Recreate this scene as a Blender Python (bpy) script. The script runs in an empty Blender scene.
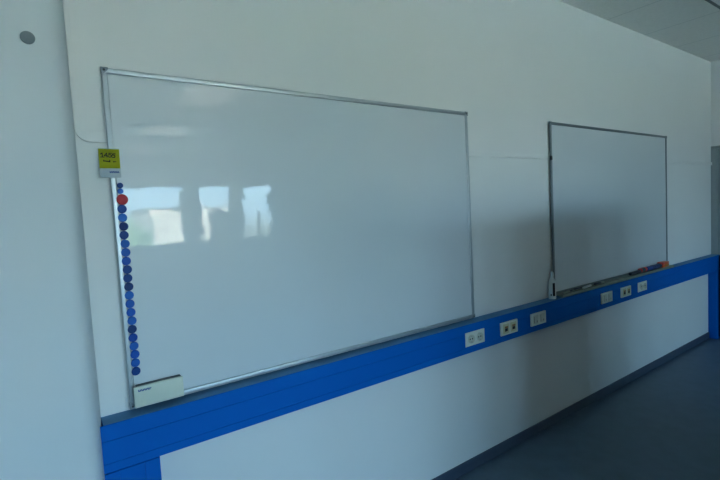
import bpy, bmesh, math, random
from mathutils import Vector, Matrix
random.seed(7)
PI = math.pi
scn = bpy.context.scene
col = scn.collection


# ------------------------------------------------------------------ colour and materials
def lin(c):
    f = lambda v: v / 12.92 if v <= 0.04045 else ((v + 0.055) / 1.055) ** 2.4
    return tuple(f(v / 255.0) for v in c) + (1.0,)


def mat(name, rgb, rough=0.5, metal=0.0, spec=0.5, coat=0.0, coat_rough=0.1,
        var=0.06, vscale=6.0, bump=0.0, bscale=60.0, detail=4.0, bdist=0.002):
    """Principled surface with procedural colour variation and an optional fine bump."""
    m = bpy.data.materials.new(name)
    m.use_nodes = True
    nt = m.node_tree
    b = nt.nodes['Principled BSDF']
    b.inputs['Roughness'].default_value = rough
    b.inputs['Metallic'].default_value = metal
    b.inputs['Specular IOR Level'].default_value = spec
    b.inputs['Coat Weight'].default_value = coat
    b.inputs['Coat Roughness'].default_value = coat_rough
    tc = nt.nodes.new('ShaderNodeTexCoord')
    n = nt.nodes.new('ShaderNodeTexNoise')
    n.inputs['Scale'].default_value = vscale
    n.inputs['Detail'].default_value = detail
    nt.links.new(tc.outputs['Object'], n.inputs['Vector'])
    r = nt.nodes.new('ShaderNodeValToRGB')
    c = lin(rgb)
    r.color_ramp.elements[0].position = 0.3
    r.color_ramp.elements[1].position = 0.7
    r.color_ramp.elements[0].color = tuple(v * (1 - var) for v in c[:3]) + (1,)
    r.color_ramp.elements[1].color = tuple(min(1, v * (1 + var)) for v in c[:3]) + (1,)
    nt.links.new(n.outputs['Fac'], r.inputs['Fac'])
    nt.links.new(r.outputs['Color'], b.inputs['Base Color'])
    if bump > 0:
        n2 = nt.nodes.new('ShaderNodeTexNoise')
        n2.inputs['Scale'].default_value = bscale
        n2.inputs['Detail'].default_value = 3
        nt.links.new(tc.outputs['Object'], n2.inputs['Vector'])
        bp = nt.nodes.new('ShaderNodeBump')
        bp.inputs['Strength'].default_value = bump
        bp.inputs['Distance'].default_value = bdist
        nt.links.new(n2.outputs['Fac'], bp.inputs['Height'])
        nt.links.new(bp.outputs['Normal'], b.inputs['Normal'])
    return m


M = {}
M['wall'] = mat('wall_paint', (226, 227, 224), 0.62, spec=0.35, var=0.012, vscale=1.5, bump=0.25, bscale=180, bdist=0.001)
M['pier'] = mat('pier_paint', (214, 221, 222), 0.62, spec=0.35, var=0.012, vscale=1.5, bump=0.25, bscale=180, bdist=0.001)
M['floor'] = mat('linoleum', (86, 106, 124), 0.42, spec=0.4, var=0.10, vscale=9, bump=0.1, bscale=120)
M['skirt'] = mat('skirting_rubber', (62, 76, 94), 0.5, var=0.05)
M['blue'] = mat('blue_enamel', (3, 96, 182), 0.55, spec=0.08, var=0.02, vscale=3)
M['ledge'] = mat('dusty_blue_ledge', (84, 136, 178), 0.6, spec=0.2, var=0.08, vscale=12)
M['alu'] = mat('anodised_aluminium', (190, 196, 198), 0.46, metal=0.8, var=0.03, vscale=20)
M['cap_grey'] = mat('grey_corner_plastic', (136, 144, 146), 0.5, var=0.03)
M['alu_shaded'] = mat('shaded_aluminium', (118, 128, 130), 0.5, metal=0.35, var=0.03, vscale=20)  # rails of the second board: dimmer reflected light put into the colour
M['tray'] = mat('tray_aluminium', (126, 138, 124), 0.55, metal=0.2, var=0.08, vscale=14)
M['dark_plastic'] = mat('dark_plastic', (34, 40, 44), 0.45, var=0.05)
M['black'] = mat('black_plastic', (20, 22, 25), 0.45, var=0.05)
M['ivory'] = mat('ivory_plastic', (226, 228, 214), 0.4, var=0.02)
M['ivory_inset'] = mat('ivory_inset', (206, 208, 192), 0.4, var=0.02)
M['yellow_inset'] = mat('yellowed_inset', (206, 204, 164), 0.4, var=0.02)
M['orange'] = mat('orange_tab', (158, 116, 68), 0.4, var=0.03)
M['hole'] = mat('socket_hole', (44, 40, 40), 0.6, var=0.03)
M['metal'] = mat('steel_contact', (170, 170, 165), 0.3, metal=0.9, var=0.03)
M['white_plastic'] = mat('white_plastic', (214, 222, 222), 0.35, var=0.02)
M['cream'] = mat('cream_plastic', (206, 212, 196), 0.4, var=0.015)
M['felt'] = mat('grey_felt', (92, 98, 100), 0.95, var=0.12, vscale=90, bump=0.5, bscale=400)
M['note'] = mat('yellow_paper', (196, 196, 38), 0.85, var=0.05, vscale=25)
M['card'] = mat('white_card', (182, 192, 196), 0.7, var=0.02)
M['ink'] = mat('black_ink', (40, 42, 30), 0.7, var=0.05)
M['blue_ink'] = mat('blue_ink', (48, 82, 150), 0.6, var=0.05)
M['grey_disc'] = mat('grey_disc', (124, 134, 138), 0.55, var=0.03)
M['red_plastic'] = mat('red_plastic', (176, 46, 52), 0.42, spec=0.25, var=0.04, vscale=30)
M['red_cap'] = mat('red_cap', (212, 70, 56), 0.4, var=0.04)
M['orange_red'] = mat('orange_red', (212, 92, 40), 0.45, var=0.05)
M['ochre'] = mat('ochre_card', (176, 122, 52), 0.6, var=0.05)
M['navy'] = mat('navy_plastic', (30, 52, 104), 0.38, var=0.05)
M['navy2'] = mat('deep_blue_plastic', (26, 66, 140), 0.38, var=0.05)
M['slate'] = mat('slate_plastic', (36, 50, 64), 0.42, var=0.05)
M['pale_green'] = mat('pale_green_plastic', (150, 164, 146), 0.45, var=0.05)
M['cab'] = mat('cabinet_laminate', (124, 130, 132), 0.5, var=0.03)
M['cab_dark'] = mat('dark_cabinet', (54, 60, 64), 0.5, var=0.04)
M['frame'] = mat('window_frame_paint', (92, 98, 100), 0.5, var=0.03)
M['door'] = mat('door_laminate', (150, 158, 158), 0.5, var=0.03)
M['lamp_panel'] = mat('lamp_diffuser', (240, 240, 236), 0.22, coat=1.0, coat_rough=0.12, var=0.01)
M['lamp_lit'] = mat('lit_lamp_diffuser', (240, 240, 236), 0.4, var=0.01)
M['lamp_lit'].node_tree.nodes['Principled BSDF'].inputs['Emission Color'].default_value = (1.0, .98, .88, 1)
M['lamp_lit'].node_tree.nodes['Principled BSDF'].inputs['Emission Strength'].default_value = 1.3
M['leaf'] = mat('tree_leaves', (96, 124, 84), 0.8, var=0.35, vscale=5, bump=0.8, bscale=9, bdist=0.1)
M['bark'] = mat('tree_bark', (92, 78, 64), 0.9, var=0.2, vscale=8)
M['carton'] = mat('carton_board', (120, 98, 72), 0.8, var=0.06)
M['concrete'] = mat('asphalt_ground', (154, 162, 164), 0.9, var=0.15, vscale=0.4)
M['facade'] = mat('cream_render', (178, 168, 156), 0.85, var=0.05, vscale=0.6)
M['roof'] = mat('roof_felt', (98, 92, 90), 0.8, var=0.05)
BL = [(20, 70, 140), (28, 100, 184), (14, 52, 108), (16, 64, 130), (30, 96, 178), (22, 86, 168), (16, 82, 172), (10, 68, 156)]
BLUES = [mat('blue_magnet_%s' % s, c, 0.45, spec=0.2, var=0.05, vscale=30) for s, c in
         zip(('denim', 'cornflower', 'midnight', 'royal', 'azure', 'cobalt', 'lapis', 'sapphire'), BL)]


def enamel():
    """Glossy white enamel: a slightly wavy, hazy sheet of marker board steel."""
    m = mat('board_enamel', (206, 212, 214), 0.36, spec=0.4, coat=0.5, coat_rough=0.022, var=0.012, vscale=2.2)
    nt = m.node_tree
    b = nt.nodes['Principled BSDF']
    tc = nt.nodes.new('ShaderNodeTexCoord')
    n = nt.nodes.new('ShaderNodeTexNoise')
    n.inputs['Scale'].default_value = 14
    n.inputs['Detail'].default_value = 2.5
    nt.links.new(tc.outputs['Object'], n.inputs['Vector'])
    bp = nt.nodes.new('ShaderNodeBump')
    bp.inputs['Strength'].default_value = 0.2
    bp.inputs['Distance'].default_value = 0.002
    nt.links.new(n.outputs['Fac'], bp.inputs['Height'])
    nt.links.new(bp.outputs['Normal'], b.inputs['Coat Normal'])
    return m


M['enamel'] = enamel()


def ceiling_mat():
    """Mineral fibre ceiling tiles: 0.65 m grid with thin recessed joints."""
    m = mat('ceiling_tile', (236, 236, 231), 0.9, spec=0.2, var=0.03, vscale=40, bump=0.3, bscale=300)
    nt = m.node_tree
    b = nt.nodes['Principled BSDF']
    ramp = b.inputs['Base Color'].links[0].from_node
    tc = nt.nodes.new('ShaderNodeTexCoord')
    sp = nt.nodes.new('ShaderNodeSeparateXYZ')
    nt.links.new(tc.outputs['Object'], sp.inputs[0])

    def joint(sock, off, step):
        a = nt.nodes.new('ShaderNodeMath'); a.operation = 'SUBTRACT'; a.inputs[1].default_value = off
        nt.links.new(sock, a.inputs[0])
        p = nt.nodes.new('ShaderNodeMath'); p.operation = 'PINGPONG'; p.inputs[1].default_value = step / 2
        nt.links.new(a.outputs[0], p.inputs[0])
        l = nt.nodes.new('ShaderNodeMath'); l.operation = 'LESS_THAN'; l.inputs[1].default_value = 0.006
        nt.links.new(p.outputs[0], l.inputs[0])
        return l.outputs[0]
    jx = joint(sp.outputs['X'], 4.186, 0.65)
    jy = joint(sp.outputs['Y'], -0.55, 0.65)
    mx = nt.nodes.new('ShaderNodeMath'); mx.operation = 'MAXIMUM'
    nt.links.new(jx, mx.inputs[0]); nt.links.new(jy, mx.inputs[1])
    mix = nt.nodes.new('ShaderNodeMix'); mix.data_type = 'RGBA'
    nt.links.new(mx.outputs[0], mix.inputs[0])
    nt.links.new(ramp.outputs['Color'], mix.inputs[6])
    mix.inputs[7].default_value = lin((214, 216, 211))
    nt.links.new(mix.outputs[2], b.inputs['Base Color'])
    return m


M['ceil'] = ceiling_mat()


def glass():
    m = bpy.data.materials.new('window_glass')
    m.use_nodes = True
    nt = m.node_tree
    out = nt.nodes['Material Output']
    nt.nodes.remove(nt.nodes['Principled BSDF'])
    t = nt.nodes.new('ShaderNodeBsdfTransparent'); t.inputs[0].default_value = (0.93, 0.96, 0.95, 1)
    g = nt.nodes.new('ShaderNodeBsdfGlossy'); g.inputs['Roughness'].default_value = 0.02
    f = nt.nodes.new('ShaderNodeFresnel'); f.inputs[0].default_value = 1.45
    mx = nt.nodes.new('ShaderNodeMixShader')
    nt.links.new(f.outputs[0], mx.inputs[0])
    nt.links.new(t.outputs[0], mx.inputs[1]); nt.links.new(g.outputs[0], mx.inputs[2])
    nt.links.new(mx.outputs[0], out.inputs[0])
    return m


M['glass'] = glass()


# ------------------------------------------------------------------ mesh helpers
class MB:
    """Collects shapes and links them as ONE mesh object."""
    def __init__(self):
        self.bm = bmesh.new()

    def _merge(self, t):
        me = bpy.data.meshes.new('tmp')
        t.to_mesh(me); t.free()
        self.bm.from_mesh(me)
        bpy.data.meshes.remove(me)

    def box(self, a, b, bev=0.0, seg=2):
        t = bmesh.new()
        bmesh.ops.create_cube(t, size=1)
        s = [b[i] - a[i] for i in range(3)]; c = [(a[i] + b[i]) / 2 for i in range(3)]
        for v in t.verts:
            v.co = Vector((v.co[i] * s[i] + c[i] for i in range(3)))
        if bev > 0:
            bmesh.ops.bevel(t, geom=t.edges[:], offset=min(bev, min(map(abs, s)) * 0.45), segments=seg, profile=0.5, affect='EDGES')
        self._merge(t)
        return self

    def lathe(self, profile, centre=(0, 0, 0), axis='z', n=40):
        """profile: list of (radius, height) revolved about the axis."""
        t = bmesh.new()
        rings = []
        for r, h in profile:
            if r <= 1e-6:
                rings.append([t.verts.new((0, 0, h))])
            else:
                rings.append([t.verts.new((r * math.cos(2 * PI * k / n), r * math.sin(2 * PI * k / n), h)) for k in range(n)])
        for A, B in zip(rings, rings[1:]):
            for k in range(n):
                k2 = (k + 1) % n
                if len(A) == 1 and len(B) == 1:
                    continue
                if len(A) == 1:
                    t.faces.new((A[0], B[k], B[k2]))
                elif len(B) == 1:
                    t.faces.new((A[k], A[k2], B[0]))
                else:
                    t.faces.new((A[k], A[k2], B[k2], B[k]))
        if len(rings[0]) > 1:
            t.faces.new(rings[0])
        if len(rings[-1]) > 1:
            t.faces.new(rings[-1])
        bmesh.ops.recalc_face_normals(t, faces=t.faces[:])
        R = {'z': Matrix(), 'y': Matrix.Rotation(PI / 2, 4, 'X'), 'x': Matrix.Rotation(PI / 2, 4, 'Y')}[axis]
        bmesh.ops.transform(t, matrix=Matrix.Translation(centre) @ R, verts=t.verts)
        self._merge(t)
        return self

    def extrude(self, pts, a, b, axis='x', bev=0.0):
        """Closed 2-D outline swept from a to b along an axis; pts in the other two axes (cyclic order)."""
        t = bmesh.new()
        def P(p, h):
            return {'x': (h, p[0], p[1]), 'y': (p[0], h, p[1]), 'z': (p[0], p[1], h)}[axis]
        A = [t.verts.new(P(p, a)) for p in pts]; B = [t.verts.new(P(p, b)) for p in pts]
        t.faces.new(A); t.faces.new(B)
        for k in range(len(pts)):
            k2 = (k + 1) % len(pts)
            t.faces.new((A[k], A[k2], B[k2], B[k]))
        bmesh.ops.recalc_face_normals(t, faces=t.faces[:])
        if bev > 0:
            bmesh.ops.bevel(t, geom=t.edges[:], offset=bev, segments=2, profile=0.5, affect='EDGES')
        self._merge(t)
        return self

    def stroke(self, pts, w=0.0012, y0=0.0, th=0.0004):
        """Pen stroke on an xz plane: short flat bars along a polyline, y0 = front face."""
        for p, q in zip(pts, pts[1:]):
            d = Vector((q[0] - p[0], q[1] - p[1]))
            if d.length < 1e-6:
                continue
            d.normalize(); n = Vector((-d.y, d.x)) * w / 2
            e = d * w * 0.4
            c = [(p[0] - e.x + n.x, p[1] - e.y + n.y), (p[0] - e.x - n.x, p[1] - e.y - n.y),
                 (q[0] + e.x - n.x, q[1] + e.y - n.y), (q[0] + e.x + n.x, q[1] + e.y + n.y)]
            self.extrude(c, y0, y0 + th, 'y')
        return self

    def sweep(self, path, section, up=None):
        """Sweep a closed 2-D section (u along the wall-plane normal of travel, v towards the room) along an xz path at y=0."""
        t = bmesh.new()
        rings = []
        n = len(path)
        for i, p in enumerate(path):
            p = Vector(p)
            d0 = (p - Vector(path[i - 1])).normalized() if i > 0 else None
            d1 = (Vector(path[i + 1]) - p).normalized() if i < n - 1 else None
            d = d0 or d1
            if d0 and d1:
                d = (d0 + d1).normalized()
            nrm = Vector((-d.y, d.x))
            k = 1.0 / max(0.5, nrm.dot(Vector((-(d1 or d0).y, (d1 or d0).x))))
            rings.append([t.verts.new((p.x + nrm.x * u * k, -v, p.y + nrm.y * u * k)) for u, v in section])
        for A, B in zip(rings, rings[1:]):
            for k in range(len(section)):
                k2 = (k + 1) % len(section)
                t.faces.new((A[k], A[k2], B[k2], B[k]))
        t.faces.new(rings[0]); t.faces.new(rings[-1])
        bmesh.ops.recalc_face_normals(t, faces=t.faces[:])
        self._merge(t)
        return self

    def build(self, name, m, parent=None, smooth=True, loc=None):
        me = bpy.data.meshes.new(name)
        if loc is not None:
            bmesh.ops.translate(self.bm, vec=-Vector(loc), verts=self.bm.verts)
        self.bm.to_mesh(me); self.bm.free()
        if smooth:
            for p in me.polygons:
                p.use_smooth = True
            me.set_sharp_from_angle(angle=math.radians(35))
        me.materials.append(m)
        o = bpy.data.objects.new(name, me)
        col.objects.link(o)
        if loc is not None:
            o.location = loc
        if parent is not None:
            o.parent = parent
        return o


def tag(o, label=None, cat=None, group=None, kind=None):
    if label: o['label'] = label
    if cat: o['category'] = cat
    if group: o['group'] = group
    if kind: o['kind'] = kind
    return o


def thing(name, loc, label, cat, group=None):
    o = bpy.data.objects.new(name, None)
    o.empty_display_size = 0.05
    o.location = loc
    col.objects.link(o)
    return tag(o, label, cat, group)


def struct(name, mb, m, label=None, cat=None):
    o = mb.build(name, m)
    tag(o, label, cat, None, 'structure')
    return o


def copy_tree(o, parent=None):
    c = o.copy()
    col.objects.link(c)
    if parent is not None:
        c.parent = parent
    for ch in [k for k in bpy.data.objects if k.parent == o]:
        copy_tree(ch, c)
    return c


# ------------------------------------------------------------------ the room
XL, XR, YB, H = -3.2, 5.768, -8.5, 2.98
struct('floor', MB().box((XL - .1, YB - .25, -.12), (XR + .15, .2, 0)), M['floor'], 'dark blue grey linoleum floor', 'floor')
struct('ceiling', MB().box((XL - .1, YB - .25, H), (XR + .15, .2, H + .12)), M['ceil'], 'grey ceiling of square tiles with thin joints', 'ceiling')
struct('wall_front', MB().box((XL - .1, 0, 0), (XR + .15, .2, H)), M['wall'], 'pale painted wall carrying both whiteboards and the blue trunking', 'wall')
struct('wall_left', MB().box((XL - .1, YB, 0), (XL, 0, H)), M['wall'], 'white side wall left of the room', 'wall')
# right wall with a door opening
DY0, DY1, DH = -0.05, -1.02, 2.055
mb = MB()
mb.box((XR, YB, 0), (XR + .15, DY1, H)).box((XR, DY1, DH), (XR + .15, 0, H)).box((XR, DY0, 0), (XR + .15, 0, DH))
struct('wall_right', mb, M['wall'], 'pale side wall beyond the second whiteboard', 'wall')
d = struct('door_1', MB().box((XR + .02, DY1, 0.005), (XR + .06, DY0, DH)), M['door'], 'grey door in the side wall right of the blue trunking', 'door')
f = MB()
f.box((XR - .012, DY0 - .001, .005), (XR + .02, DY0 + .05, DH + .03), .002).box((XR - .012, DY1 - .05, 0.005), (XR + .02, DY1, DH + .03), .002)
f.box((XR - .012, DY1 - .05, DH), (XR + .02, DY0 + .05, DH + .03), .002)
f.build('door_frame', M['door'], d)
MB().box((XR - .045, DY1 + .07, 1.04), (XR - .03, DY1 + .2, 1.06), .004).box((XR - .045, DY1 + .07, 1.035), (XR + .021, DY1 + .09, 1.065), .004).build('door_handle', M['metal'], d)

# window wall: openings
WINS = [(-2.0, -0.72), (-0.42, 0.9), (1.12, 2.43), (2.73, 3.5), (3.7, 4.62)]
SILL, HEAD = 1.04, 2.36
mb = MB()
mb.box((XL - .1, YB - .25, 0), (XR + .15, YB, SILL)).box((XL - .1, YB - .25, HEAD), (XR + .15, YB, H))
xs = [XL - .1] + [v for w in WINS for v in w] + [XR + .15]
for a, b in zip(xs[0::2], xs[1::2]):
    mb.box((a, YB - .25, SILL), (b, YB, HEAD))
struct('wall_back', mb, M['wall'], 'window wall behind the camera', 'wall')
for i, (a, b) in enumerate(WINS):
    w = MB()
    y0, y1 = YB - .16, YB - .10
    w.box((a, y0, SILL), (a + .05, y1, HEAD), .004).box((b - .05, y0, SILL), (b, y1, HEAD), .004)
    w.box((a, y0, SILL), (b, y1, SILL + .05), .004).box((a, y0, HEAD - .05), (b, y1, HEAD), .004)
    if i == 4:
        w.box((a + .45, y0, SILL), (a + .5, y1, HEAD - .6), .004)
    w = struct('window_%d' % (i + 1), w, M['frame'], 'grey framed window in the wall behind the camera', 'window')
    MB().box((a + .05, YB - .135, SILL + .05), (b - .05, YB - .129, HEAD - .05)).build('glass_pane', M['glass'], w)
    MB().box((a - .04, YB - .10, SILL - .03), (b + .04, YB + .12, SILL), .006).build('window_sill', M['white_plastic'], w)

# pier with a rounded edge at the left
px0, px1, py = -0.86, -0.0920, -0.143
pts = [(px0, 0.0), (px1, 0.0), (-.0935, -.03), (-.0970, -.06), (-.1022, -.084), (-.1090, -.106), (-.1185, -.125), (-.1320, -.138), (-.150, py), (px0, py)]
pier = MB().extrude(pts, 0.0, H, 'z')
struct('wall_pier', pier, M['pier'], 'white pier with a rounded edge left of the large whiteboard', 'wall pier')

# skirting board
sk = MB().extrude([(0, .004), (-.012, .004), (-.012, .058), (-.008, .068), (0, .068)], 0.0745, 5.659, 'x')
struct('baseboard_front', sk, M['skirt'], 'dark skirting strip below the blue trunking', 'skirting')
struct('baseboard_right', MB().box((XR - .012, YB, .004), (XR, DY1 - .06, .068), .003), M['skirt'], 'dark skirting strip along the side wall', 'skirting')
# round grey blanking cap on the pier
MB().lathe([(0, 0), (.0175, 0), (.0185, .001), (.0185, .004), (.017, .0052), (0, .0055)], (-.1975, py + .001, 2.147), 'y').build(
    'blanking_cap', M['grey_disc'], loc=(-.198, py, 2.147))
tag(bpy.data.objects['blanking_cap'], 'small round grey blanking cap high on the white pier', 'blanking cap')

# white painted cable duct, down the corner and along the wall behind the boards
out = [(px1, H - .014), (px1, 1.925)]
for k in range(1, 9):
    a = PI + k / 8 * PI / 2
    out.append((px1 + .045 + .045 * math.cos(a), 1.9165 + .045 * math.sin(a)))
out += [(XR - .002, 1.8835), (XR - .002, 1.9165), (-.066, 1.9045)]
for k in range(1, 5):
    a = -PI / 2 - k / 4 * PI / 2
    out.append((-.066 + .011 * math.cos(a), 1.9155 + .011 * math.sin(a)))
out += [(-.077, H - .014)]
du = MB().extrude(out, 0, -.0122, 'y', .0010).build('cable_duct', M['wall'])
tag(du, 'flat wall coloured cable duct running down the pier corner and behind both whiteboards', 'cable duct')


# ------------------------------------------------------------------ whiteboards
def whiteboard(name, x0, x1, z0, z1, label, rail_mat):
    t = thing(name, (x0, 0, z0), label, 'whiteboard', 'whiteboards on the wall')
    W, Hh = x1 - x0, z1 - z0
    rw, d0, d1 = .019, -.0125, -.0235
    MB().box((rw - .004, -.017, rw - .004), (W - rw + .004, d0, Hh - rw + .004)).build('writing_surface', M['enamel'], t, smooth=False)
    rail = lambda a, b: MB().box(a, b, .0045, 3)
    for a, b in (((.006, d1, Hh - rw), (W - .006, d0, Hh)), ((.006, d1, 0), (W - .006, d0, rw)),
                 ((0, d1, .006), (rw, d0, Hh - .006)), ((W - rw, d1, .006), (W, d0, Hh - .006))):
        rail(a, b).build('frame_rail', rail_mat, t)
    for cx_, cz_ in ((0, 0), (W, 0), (0, Hh), (W, Hh)):
        sx = 1 if cx_ == 0 else -1; sz = 1 if cz_ == 0 else -1
        q = [(cx_ - sx * .0012, cz_ - sz * .0012), (cx_ + sx * .021, cz_ - sz * .0012), (cx_ + sx * .021, cz_ + sz * .007),
             (cx_ + sx * .007, cz_ + sz * .021), (cx_ - sx * .0012, cz_ + sz * .021)]
        c = MB().extrude(q, -.0252, -.0125, 'y', .0012).build('corner_cap', M['cap_grey'], t)
        MB().lathe([(0, 0), (.004, 0), (.004, .0008), (0, .001)], (cx_ + sx * .0085, -.0252, cz_ + sz * .0085), 'y', 16).build('screw', M['dark_plastic'], c)
    # low stand-off blocks touching the wall
    for sx in (.12, W / 2, W - .12):
        for sz in (.12, Hh - .12):
            MB().box((sx - .02, -.0130, sz - .02), (sx + .02, 0, sz + .02)).build('wall_bracket', M['alu'], t)
    return t


B1 = whiteboard('whiteboard', 0.0, 1.848, .925, 2.125, 'large white enamel whiteboard with a column of blue magnets down its left edge', M['alu'])
B2 = whiteboard('whiteboard', 2.681, 4.571, .931, 2.131, 'farther whiteboard with pens lying on the tray along its bottom', M['alu_shaded'])
# tray and small clip of the second board
tr = MB().extrude([(-.0235, 0), (-.074, -.0125), (-.079, -.0125), (-.079, .008), (-.0755, .008), (-.073, .005), (-.0235, .005)], .012, 1.878, 'x')
tr.build('pen_tray', M['tray'], B2)
MB().lathe([(0, -.004), (.007, -.003), (.009, 0), (.009, .022), (.007, .025), (0, .026)], (-.0085, -.03, .940), 'z', 20).build('clip', M['black'], B2)['label'] = 'small black clip on the left frame rail'
B2z = .931

# ------------------------------------------------------------------ blue trunking
TX0, TX1, TY, TZ0, TZ1 = -.1026, 5.751, -.084, .750, .916
t = thing('cable_trunking', (TX0, 0, TZ0), 'bright blue wall trunking below the whiteboards with a post at either end', 'trunking')
L = TX1 - TX0
PX = 5.661
MB().box((.0108, TY + .004, 0), (L, -.0005, TZ1 - TZ0), .003).build('trunking_body', M['blue'], t)
# three cover strips with fine joints between them
for a, b in ((.001, .0312), (.0320, .1087), (.1095, .1650)):
    MB().box((0, TY, a), (L, TY + .006, b), .0007, 1).build('cover_strip', M['blue'], t)
MB().box((.0108, TY + .002, TZ1 - TZ0 - .0004), (L, -.0005, TZ1 - TZ0 + .0004), .0003, 1).build('top_ledge', M['ledge'], t)['label'] = 'dusty top ledge'
for x0, x1, xb in ((0, .1762, .0108), (PX - TX0, L, PX - TX0)):
    p = MB().box((xb, TY + .004, -TZ0 + .002), (x1, -.0005, -.0015), .003)
    p = p.build('end_post', M['blue'], t)
    w = x1 - x0
    for u, v in (((.001, .046), (.0468, w - .0512), (w - .0504, w - .001)) if xb == .0108 else ((.001, w - .001),)):
        MB().box((x0 + u, TY, -TZ0 + .003), (x0 + v, TY + .006, -.003), .0007, 1).build('post_cover', M['blue'], p)
MB().box((L, TY + .002, -TZ0 + .002), (L + .0035, -.001, TZ1 - TZ0 - .001), .001).build('end_cap', M['black'], t)['label'] = 'black end cap'


# ------------------------------------------------------------------ socket plates
def plate(name, x, kind, label, cat, group):
    z = .832
    x += .010
    t = thing(name, (x, TY, z), label, cat, group)
    PF = -.0055 if kind == 'power' else -.011
    MB().box((-.0815, PF, -.040), (.0815, 0, .040), .003, 3).build('plate', M['ivory'], t)
    for s in (-1, 1):
        c = s * .036
        if kind == 'power':
            w = MB().lathe([(.0245, .004), (.0245, .0112), (.0235, .0120), (.0200, .0116), (.0193, .0064), (0, .0062)], (c, -.0005, 0), 'y', 36)
            w = w.build('socket_well', M['ivory_inset'], t)
            for dz in (-.0095, .0095):
                MB().lathe([(0, .0060), (.0048, .0060), (.0048, .0068), (0, .0068)], (c + dz, -.0005, 0), 'y', 14).build('pin_hole', M['hole'], w)
            for e0 in (.0145, -.0182):
                MB().box((c - .003, -.0118, e0), (c + .003, -.006, e0 + .0037), .0008).build('earth_contact', M['metal'], w)
        elif kind == 'data':
            w = MB().box((c - .028, -.0135, -.029), (c + .028, -.004, .029), .002).build('socket_insert', M['yellow_inset'], t)
            MB().box((c - .013, -.0150, -.016), (c + .013, -.0125, .002), .001).build('port', M['hole'], w)
            MB().box((c - .014, -.0165, .004), (c + .014, -.0125, .015), .001).build('port_flap', M['orange'], w)
        else:
            w = MB().box((c - .0265, -.0135, -.029), (c + .0265, -.004, .029), .003).build('socket_insert', M['ivory_inset'], t)
            MB().box((c - .020, -.0140, -.022), (c - .016, -.0125, .022), .0005).build('slot', M['hole'], w)
            MB().box((c + .010, -.0140, -.020), (c + .015, -.0125, -.008), .0005).build('slot', M['hole'], w)
    return t


G = 'double socket plates on the blue trunking'
plate('wall_socket', 1.758, 'power', 'double power socket plate on the trunking just right of the large whiteboard', 'socket', G)
plate('data_socket', 2.066, 'data', 'double data socket plate with orange flaps, second from the large whiteboard', 'socket', G)
plate('wall_outlet', 2.371, 'blank', 'pale double outlet plate just left of the white bottle', 'socket', G)
plate('wall_outlet', 3.265, 'blank', 'pale double outlet plate under the farther whiteboard, nearest the white marker', 'socket', G)
plate('data_socket', 3.573, 'data', 'yellowish double data socket plate under the farther whiteboard', 'socket', G)
plate('wall_socket', 3.874, 'power', 'double power socket plate under the dark markers, last along the trunking', 'socket', G)

# ------------------------------------------------------------------ magnets on the large board
MY = -.0170
def magnet(x, z, r, m, name, label, group=None):
    h = .008
    prof = [(0, 0), (r, 0), (r, h * .55), (r * .97, h * .85), (r * .9, h), (r * .62, h), (r * .55, h * .9), (0, h * .88)]
    o = MB().lathe(prof, (x, MY, z), 'y', 36).build(name, m, loc=(x, MY, z))
    return tag(o, label, 'magnet', group)


MG = 'round magnets on the large whiteboard'
magnet(.0285, 1.7225, .0098, BLUES[3], 'round_magnet', 'small blue magnet at the very top of the magnet column', MG)
magnet(.0280, 1.7025, .0096, BLUES[4], 'round_magnet', 'small blue magnet touching the top of the red magnet', MG)
magnet(.0310, 1.6730, .0192, M['red_plastic'], 'round_magnet', 'red round magnet near the top of the magnet column', MG)
ords = ['first', 'second', 'third', 'fourth', 'fifth', 'sixth', 'seventh', 'eighth', 'ninth', 'tenth']
kinds = [0, 1, 2, 3, 4, 5, 6, 3, 3, 2, 1, 5, 6, 4, 2, 7, 4, 6, 5, 3]
tone = {0: 'dark blue', 1: 'light blue', 2: 'very dark blue', 3: 'dark blue', 4: 'light blue', 5: 'medium blue', 6: 'bright blue', 7: 'deep blue'}
for i in range(20):
    z = 1.640 - i * (1.640 - 1.057) / 19
    x = .0283 + random.uniform(-.0012, .0012)
    if i < 10:
        lab = '%s round magnet, %s below the red magnet in the column' % (tone[kinds[i]], ords[i])
    elif i == 19:
        lab = 'dark blue round magnet at the bottom of the magnet column'
    else:
        lab = '%s round magnet, %s counting up from the bottom of the column' % (tone[kinds[i]], ords[19 - i])
    magnet(x, z, .01525, BLUES[kinds[i]], 'round_magnet', lab, MG)

# ------------------------------------------------------------------ note and card over the left frame rail
cy = -.0258
card = MB().box((-.030, cy - .0016, 1.7495), (.0335, cy, 1.850), .0006).build('note_card', M['card'], loc=(.0017, cy, 1.7495))
tag(card, 'white magnetic card behind the yellow note on the left frame rail', 'card')
p = MB()
zt = 1.7655
for k, hgt in enumerate((.0052, .0044, .0052, .0048, .0052, .0044, .0050, .0044, .0050)):
    xx = .0000 + k * .0033
    p.stroke([(xx, zt), (xx, zt + hgt)], .0021, cy - .0022, .0006)
    p.stroke([(xx, zt + (hgt if k % 2 else 0.0004)), (xx + .0022, zt + (hgt if k % 2 else .0004))], .0018, cy - .0022, .0006)
po = p.build('printed_text', M['blue_ink'], None, smooth=False)
po.location = (-.0017, -cy, -1.7495); po.parent = card
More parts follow.
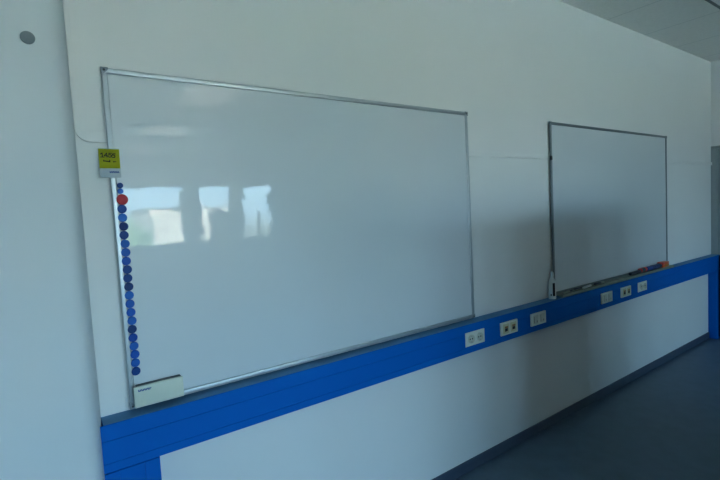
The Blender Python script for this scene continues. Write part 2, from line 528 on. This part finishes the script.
# yellow sticky note, lightly curled at its lower edge
nb = bmesh.new()
NX0, NX1, NZ0, NZ1 = -.0300, .0338, 1.7805, 1.8470
rows, cols = 8, 6
g = []
for i in range(rows + 1):
    v = i / rows
    rr = []
    for j in range(cols + 1):
        u = j / cols
        curl = .0022 * (1 - v) ** 2.2 + .0006 * abs(u - .6) * (1 - v)
        rr.append(nb.verts.new((NX0 + (NX1 - NX0) * u - .0008 * (1 - v), cy - .0020 - curl, NZ0 + (NZ1 - NZ0) * v)))
    g.append(rr)
for i in range(rows):
    for j in range(cols):
        nb.faces.new((g[i][j], g[i][j + 1], g[i + 1][j + 1], g[i + 1][j]))
ext = bmesh.ops.solidify(nb, geom=nb.faces[:], thickness=.0004)
bmesh.ops.recalc_face_normals(nb, faces=nb.faces[:])
mbn = MB(); mbn.bm.free(); mbn.bm = nb
note = mbn.build('sticky_note', M['note'], loc=(.0019, cy - .002, NZ0))
tag(note, 'yellow sticky note reading 1455 at the top left of the large whiteboard', 'sticky note')
ink = MB()
iy = cy - .0030
def S(pts, ox, oz, s=1.0, w=.0017):
    w *= 1.45
    ink.stroke([(ox + a * s, oz + b * s) for a, b in pts], w, iy, .0006)
zr, hh = 1.8190, .0135
S([(-.3, .72), (.1, 1), (.1, 0)], -.0205, zr, hh, .0019); S([(-.3, 0), (.5, 0)], -.0205, zr, hh)
S([(.55, 0), (.5, 1), (-.05, .35), (.85, .3)], -.0125, zr, hh, .0019)
S([(.75, 1), (.15, 1), (.1, .58), (.45, .64), (.68, .42), (.6, .1), (.3, 0), (.0, .08)], -.0005, zr, hh, .0019)
S([(.75, .9), (.2, .92), (.1, .55), (.45, .6), (.66, .38), (.58, .06), (.3, -.04), (.0, .05)], .0105, zr - .0005, hh, .0019)
# second, smaller handwritten line
z2, h2 = 1.8010, .0085
S([(0, 0), (.45, 1), (.6, 0)], -.0190, z2, h2, .0014); S([(.2, .4), (.55, .4)], -.0190, z2, h2, .0013)
S([(0, 0), (.05, .6), (.3, .65), (.4, 0), (.55, .55), (.75, .6), (.85, .05), (1.05, .5), (1.25, .5), (1.1, .1), (1.4, .1)], -.0125, z2, h2, .0014)
S([(0, 0), (0, 1)], .0008, z2, h2, .0016); S([(.35, .65), (0, .3), (.4, 0)], .0008, z2, h2, .0014)
S([(0, .5), (.05, .05), (.35, .05), (.45, .5), (.5, .05), (.8, .1)], .0125, z2, h2, .0014); S([(.9, .5), (1.0, .05)], .0125, z2, h2, .0014)
io = ink.build('handwriting', M['ink'], None, smooth=False)
io.location = (-.0019, -(cy - .002), -NZ0); io.parent = note

# ------------------------------------------------------------------ board eraser at the lower left corner
ez = .9355
e = thing('board_eraser', (.0940, -.04, ez), 'cream board eraser stuck to the lower left corner of the large whiteboard', 'eraser')
MB().box((-.0715, -.008, .0095), (.0815, .0229, .0725), .002).build('felt_pad', M['felt'], e)['label'] = 'dark grey felt pad'
bd = MB().box((-.0835, -.020, 0), (.0835, -.0075, .0750), .0035, 3).build('casing', M['cream'], e)
tx = MB()
for k in range(8):
    xx = -.068 + k * .0052
    tx.stroke([(xx, .0585), (xx, .0585 + (.005, .0042, .005, .0042)[k % 4])], .0032, -.0206, .0007)
    tx.stroke([(xx, .0587 + (.0038 if k % 2 else 0)), (xx + .004, .0587 + (.0038 if k % 2 else 0))], .0030, -.0206, .0007)
tx.build('printed_text', M['blue_ink'], bd, smooth=False)

# ------------------------------------------------------------------ white bottle at the second board
bz = TZ1 + .0005
b = thing('spray_bottle', (2.632, -.038, bz), 'slim white bottle with a dark stripe standing at the lower left of the farther whiteboard', 'bottle')
MB().lathe([(0, 0), (.022, 0), (.0245, .003), (.0245, .105), (.023, .118), (.017, .135), (.012, .147), (.0115, .158), (0, .158)], (0, 0, 0), 'z', 32).build('body', M['white_plastic'], b)
MB().lathe([(0, .157), (.0125, .157), (.0125, .176), (.010, .183), (.006, .190), (0, .191)], (0, 0, 0), 'z', 24).build('cap', M['white_plastic'], b)
st = MB()
n = 7
a0, a1 = math.radians(-140), math.radians(-100)
pl = [(math.cos(a0 + (a1 - a0) * k / n) * .0252, math.sin(a0 + (a1 - a0) * k / n) * .0252) for k in range(n + 1)]
pl += [(math.cos(a1 + (a0 - a1) * k / n) * .0243, math.sin(a1 + (a0 - a1) * k / n) * .0243) for k in range(n + 1)]
st.extrude(pl, .022, .112, 'z')
st.build('dark_stripe', M['black'], b)
pl = [(math.cos(math.radians(q)) * .0252, math.sin(math.radians(q)) * .0252) for q in (-174, -165, -156)] + [(math.cos(math.radians(q)) * .0243, math.sin(math.radians(q)) * .0243) for q in (-156, -165, -174)]
MB().extrude(pl, .022, .036, 'z').build('dark_mark', M['black'], b)


# ------------------------------------------------------------------ pens on the tray of the second board
TRZ = B2z + .0052
def marker(x, length, rad, mbody, mcap, name, label, y=-.050, rot=0, cap_right=True, plug=None, group='pens on the tray of the farther whiteboard'):
    t = thing(name, (x, y, TRZ + rad), label, 'marker', group)
    s = 1 if cap_right else -1
    l = length / 2
    cl = length * .33
    prof = [(0, -l), (rad * .8, -l), (rad * .92, -l + .002), (rad * .92, l - cl), (rad * .8, l - cl + .002), (rad * .8, l - .003), (0, l - .003)]
    MB().lathe(prof, (0, 0, 0), 'x', 20).build('barrel', mbody, t)
    prof = [(0, l - cl), (rad, l - cl), (rad, l - .003), (rad * .85, l), (0, l)]
    MB().lathe(prof, (0, 0, 0), 'x', 20).build('cap', mcap, t)
    if plug:
        MB().lathe([(0, -l - .012), (rad * .86, -l - .012), (rad * .95, -l - .009), (rad * .95, -l + .003), (0, -l + .003)], (0, 0, 0), 'x', 20).build('end_plug', plug, t)['label'] = 'red end plug'
    t.rotation_euler = (0, 0, rot if cap_right else rot + PI)
    return t


# left half: thin pale bits and pens
marker(2.80, .115, .0068, M['pale_green'], M['slate'], 'marker_pen', 'pale green marker on the tray next to the white bottle', y=-.056, rot=.05)
marker(2.96, .10, .0065, M['slate'], M['dark_plastic'], 'marker_pen', 'dark grey marker on the tray beside the white marker', y=-.043, rot=-.08)
marker(3.045, .135, .0080, M['white_plastic'], M['white_plastic'], 'marker_pen', 'white marker lying askew on the tray of the farther whiteboard', y=-.061, rot=.10)
marker(3.24, .135, .0075, M['slate'], M['pale_green'], 'marker_pen', 'dark marker with a pale green cap right of the white marker', y=-.052, rot=-.03)
# right half: thick markers end to end
marker(3.838, .18, .0145, M['slate'], M['slate'], 'board_marker', 'thick dark slate marker at the left end of the row of markers', y=-.050)
marker(3.996, .095, .0200, M['slate'], M['red_cap'], 'board_marker', 'thick black marker with a red cap on the tray', y=-.046, plug=M['red_cap'])
marker(4.124, .135, .0205, M['navy2'], M['navy'], 'board_marker', 'thick blue marker between the red capped marker and the last dark marker', y=-.048)
marker(4.264, .130, .0205, M['navy'], M['slate'], 'board_marker', 'thick navy marker touching the red orange carton', y=-.048)
bx = thing('marker_carton', (4.402, -.048, TRZ), 'small red and orange carton at the right end of the pen tray', 'carton')
MB().box((-.068, -.022, 0), (.068, .022, .046), .002).build('carton_body', M['orange_red'], bx)
MB().box((-.02, -.0228, .006), (.062, -.0215, .021), .0006).build('printed_panel', M['ochre'], bx)
MB().box((-.069, -.0226, .021), (-.022, .0226, .0468), .001).build('carton_lid', M['red_cap'], bx)

# ------------------------------------------------------------------ low black cabinet right of the trunking
c = thing('low_cabinet', (5.725, -.352, 0), 'black low cabinet edge against the side wall right of the blue post', 'cabinet')
MB().box((-.036, -.25, .03), (.036, .262, .915), .003).build('carcass', M['black'], c)
MB().box((-.042, -.245, .05), (-.0355, .005, .885), .002).build('door_panel', M['black'], c)
MB().box((-.042, .009, .05), (-.0355, .257, .885), .002).build('door_panel', M['black'], c)
MB().box((-.028, -.24, 0.001), (.028, .25, .031)).build('plinth', M['black'], c)
MB().box((-.050, -.02, .48), (-.0415, -.012, .6), .002).build('handle', M['metal'], c)


# ------------------------------------------------------------------ ceiling lamps
def lamp(x, y, label, w=.60, l=.95, lit=True):
    t = thing('ceiling_light', (x, y, H), label, 'ceiling light', 'recessed ceiling lights')
    fm = MB()
    fm.box((-w / 2, -l / 2, -.012), (-w / 2 + .02, l / 2, 0), .002).box((w / 2 - .02, -l / 2, -.012), (w / 2, l / 2, 0), .002)
    fm.box((-w / 2, -l / 2, -.012), (w / 2, -l / 2 + .02, 0), .002).box((-w / 2, l / 2 - .02, -.012), (w / 2, l / 2, 0), .002)
    fm.build('lamp_frame', M['frame'], t)
    MB().box((-w / 2 + .018, -l / 2 + .018, -.008), (w / 2 - .018, l / 2 - .018, -.0005)).build('diffuser', M['lamp_lit' if lit else 'lamp_panel'], t)


lamp(1.45, -3.45, 'lit ceiling light reflected near the top of the large whiteboard')
lamp(1.50, -5.75, 'lit ceiling light reflected above the window reflections')
lamp(1.50, -7.60, 'lit ceiling light nearest the windows')
lamp(4.0, -1.03, 'switched off ceiling light at the upper right corner of the photo', .62, .95, False)


# ------------------------------------------------------------------ furniture behind the camera that shades the wall and shows in the boards
def cupboard(name, x0, x1, y0, y1, h, m, label):
    t = thing(name, ((x0 + x1) / 2, (y0 + y1) / 2, 0), label, 'cupboard')
    w, d_ = (x1 - x0) / 2, (y1 - y0) / 2
    MB().box((-w, -d_ + .02, .08), (w, d_, h), .004).build('carcass', m, t)
    MB().box((-w + .02, -d_ + .04, 0.001), (w - .02, d_ - .03, .082)).build('plinth', M['dark_plastic'], t)
    for s in (-1, 1):
        dd = MB().box((min(0.002 * s, s * (w - .003)), -d_, .09), (max(.002 * s, s * (w - .003)), -d_ + .021, h - .006), .003).build('door_panel', m, t)
        MB().box((s * .05 - .006, -d_ - .022, h * .5), (s * .05 + .006, -d_ + .002, h * .5 + .12), .003).build('handle', M['metal'], dd)
    return t


cupboard('cupboard', 1.58, 3.32, -2.12, -1.72, 1.595, M['cab'], 'unseen grey two door cupboard added to shade the wall at the second whiteboard')  # added out of view, placed and sized to cast the soft wall shadow
cupboard('cupboard', 3.98, 4.75, -7.7, -7.1, 2.13, M['cab_dark'], 'tall dark cupboard near the windows behind the camera')
q = thing('carton_box', (3.17, -8.46, SILL), 'tall brown carton on the sill of the window behind the camera', 'box')
MB().box((-.24, -.09, .001), (.24, .07, .72), .004).build('carton_body', M['carton'], q)
MB().box((-.03, -.0915, .002), (.03, .0715, .7215), .0005).build('tape', M['ochre'], q)

# ------------------------------------------------------------------ outside, seen only as a reflection in the boards
struct('ground_outside', MB().box((-90, -120, -5.1), (110, -9.5, -5)), M['concrete'], 'paved ground outside the windows', 'ground')
bl = thing('building', (11.0, -44, -5), 'cream building outside the windows, seen only in reflection', 'building')
MB().box((-3.5, -5, 0), (3.5, 5, 7.55)).build('facade', M['facade'], bl)
MB().box((-3.6, -5.2, 7.55), (3.6, 5.1, 7.72)).build('roof', M['roof'], bl)
for k in range(4):
    MB().box((-3.0 + k * 1.65, 4.98, 1.2), (-2.0 + k * 1.65, 5.03, 2.8)).build('window', M['frame'], bl)

tt = thing('tree', (3.5, -26, -5), 'round green tree outside the windows, seen only in reflection', 'tree')
MB().lathe([(.16, 0), (.12, 1.5), (.09, 4.2), (0, 4.4)], (0, 0, 0), 'z', 14).build('trunk', M['bark'], tt)
tb = bmesh.new()
bmesh.ops.create_icosphere(tb, subdivisions=4, radius=1.0)
for v in tb.verts:
    q = v.co
    k = 1 + .10 * math.sin(5.1 * q.x + 1.3) * math.sin(4.3 * q.y) + .09 * math.sin(9 * q.z + 3 * q.x) + .05 * math.sin(17 * q.x + 11 * q.y) + random.uniform(-.04, .04)
    v.co = Vector((q.x * 1.55 * k, q.y * 1.5 * k, q.z * 2.3 * k + 4.5))
mt = MB(); mt.bm.free(); mt.bm = tb
mt.build('crown', M['leaf'], tt)

# ------------------------------------------------------------------ light: overcast-blue sky through the windows
w = bpy.data.worlds.new('sky')
scn.world = w
w.use_nodes = True
nt = w.node_tree
bg = nt.nodes['Background']
tc = nt.nodes.new('ShaderNodeTexCoord')
sp = nt.nodes.new('ShaderNodeSeparateXYZ')
nt.links.new(tc.outputs['Generated'], sp.inputs[0])
mr = nt.nodes.new('ShaderNodeMapRange')
mr.inputs['From Min'].default_value = -0.3
mr.inputs['From Max'].default_value = 0.7
nt.links.new(sp.outputs['Z'], mr.inputs['Value'])
rp = nt.nodes.new('ShaderNodeValToRGB')
els = rp.color_ramp.elements
els[0].position = 0.0; els[0].color = (.20, .22, .20, 1)
els[1].position = 1.0; els[1].color = (.50, .85, 1.0, 1)
for pos, c_ in ((.27, (.34, .38, .35, 1)), (.31, (.60, .87, 1.08, 1)), (.5, (.41, .84, 1.32, 1))):
    e_ = els.new(pos); e_.color = c_
nt.links.new(mr.outputs[0], rp.inputs['Fac'])
nt.links.new(rp.outputs['Color'], bg.inputs['Color'])
bg.inputs['Strength'].default_value = 7.6

sun = bpy.data.lights.new('sun', 'SUN')
sun.energy = 62.0; sun.angle = math.radians(.6); sun.color = (1.0, .95, .9)
so = bpy.data.objects.new('sun', sun); col.objects.link(so)
so.rotation_euler = Vector((.25, -.75, -.75)).to_track_quat('-Z', 'Y').to_euler()

for i, (a, b_) in enumerate(WINS):          # portals guide sampling of the sky through each opening; they give off nothing themselves
    l = bpy.data.lights.new('window_portal', 'AREA')
    l.shape = 'RECTANGLE'; l.size = b_ - a; l.size_y = HEAD - SILL
    l.cycles.is_portal = True
    o = bpy.data.objects.new('window_portal', l); col.objects.link(o)
    o.location = ((a + b_) / 2, YB - .2, (SILL + HEAD) / 2)
    o.rotation_euler = (PI / 2, 0, 0)       # faces +y, into the room

# ------------------------------------------------------------------ camera
cd = bpy.data.cameras.new('camera')
cd.sensor_width = 36.0
cd.lens = 451.70 / 720 * 36
cd.clip_start = .02
co = bpy.data.objects.new('camera', cd); col.objects.link(co)
yaw, pitch, roll = .6156, -.0638, -.0526
F = Vector((math.sin(yaw) * math.cos(pitch), math.cos(yaw) * math.cos(pitch), math.sin(pitch)))
r0 = Vector((math.cos(yaw), -math.sin(yaw), 0)); u0 = r0.cross(F)
cr, sr = math.cos(roll), math.sin(roll)
rr, uu = r0 * cr + u0 * sr, u0 * cr - r0 * sr
mw = Matrix((rr, uu, -F)).transposed().to_4x4()
mw.translation = Vector((-.2152, -1.8017, .6637 + .925))
co.matrix_world = mw
scn.camera = co

vs = scn.view_settings
vs.view_transform = 'Standard'; vs.look = 'None'; vs.gamma = 1.0; vs.use_curve_mapping = False
vs.exposure = 1.55
scn.cycles.max_bounces = 10
scn.cycles.diffuse_bounces = 6
scn.cycles.caustics_reflective = False
scn.cycles.caustics_refractive = False
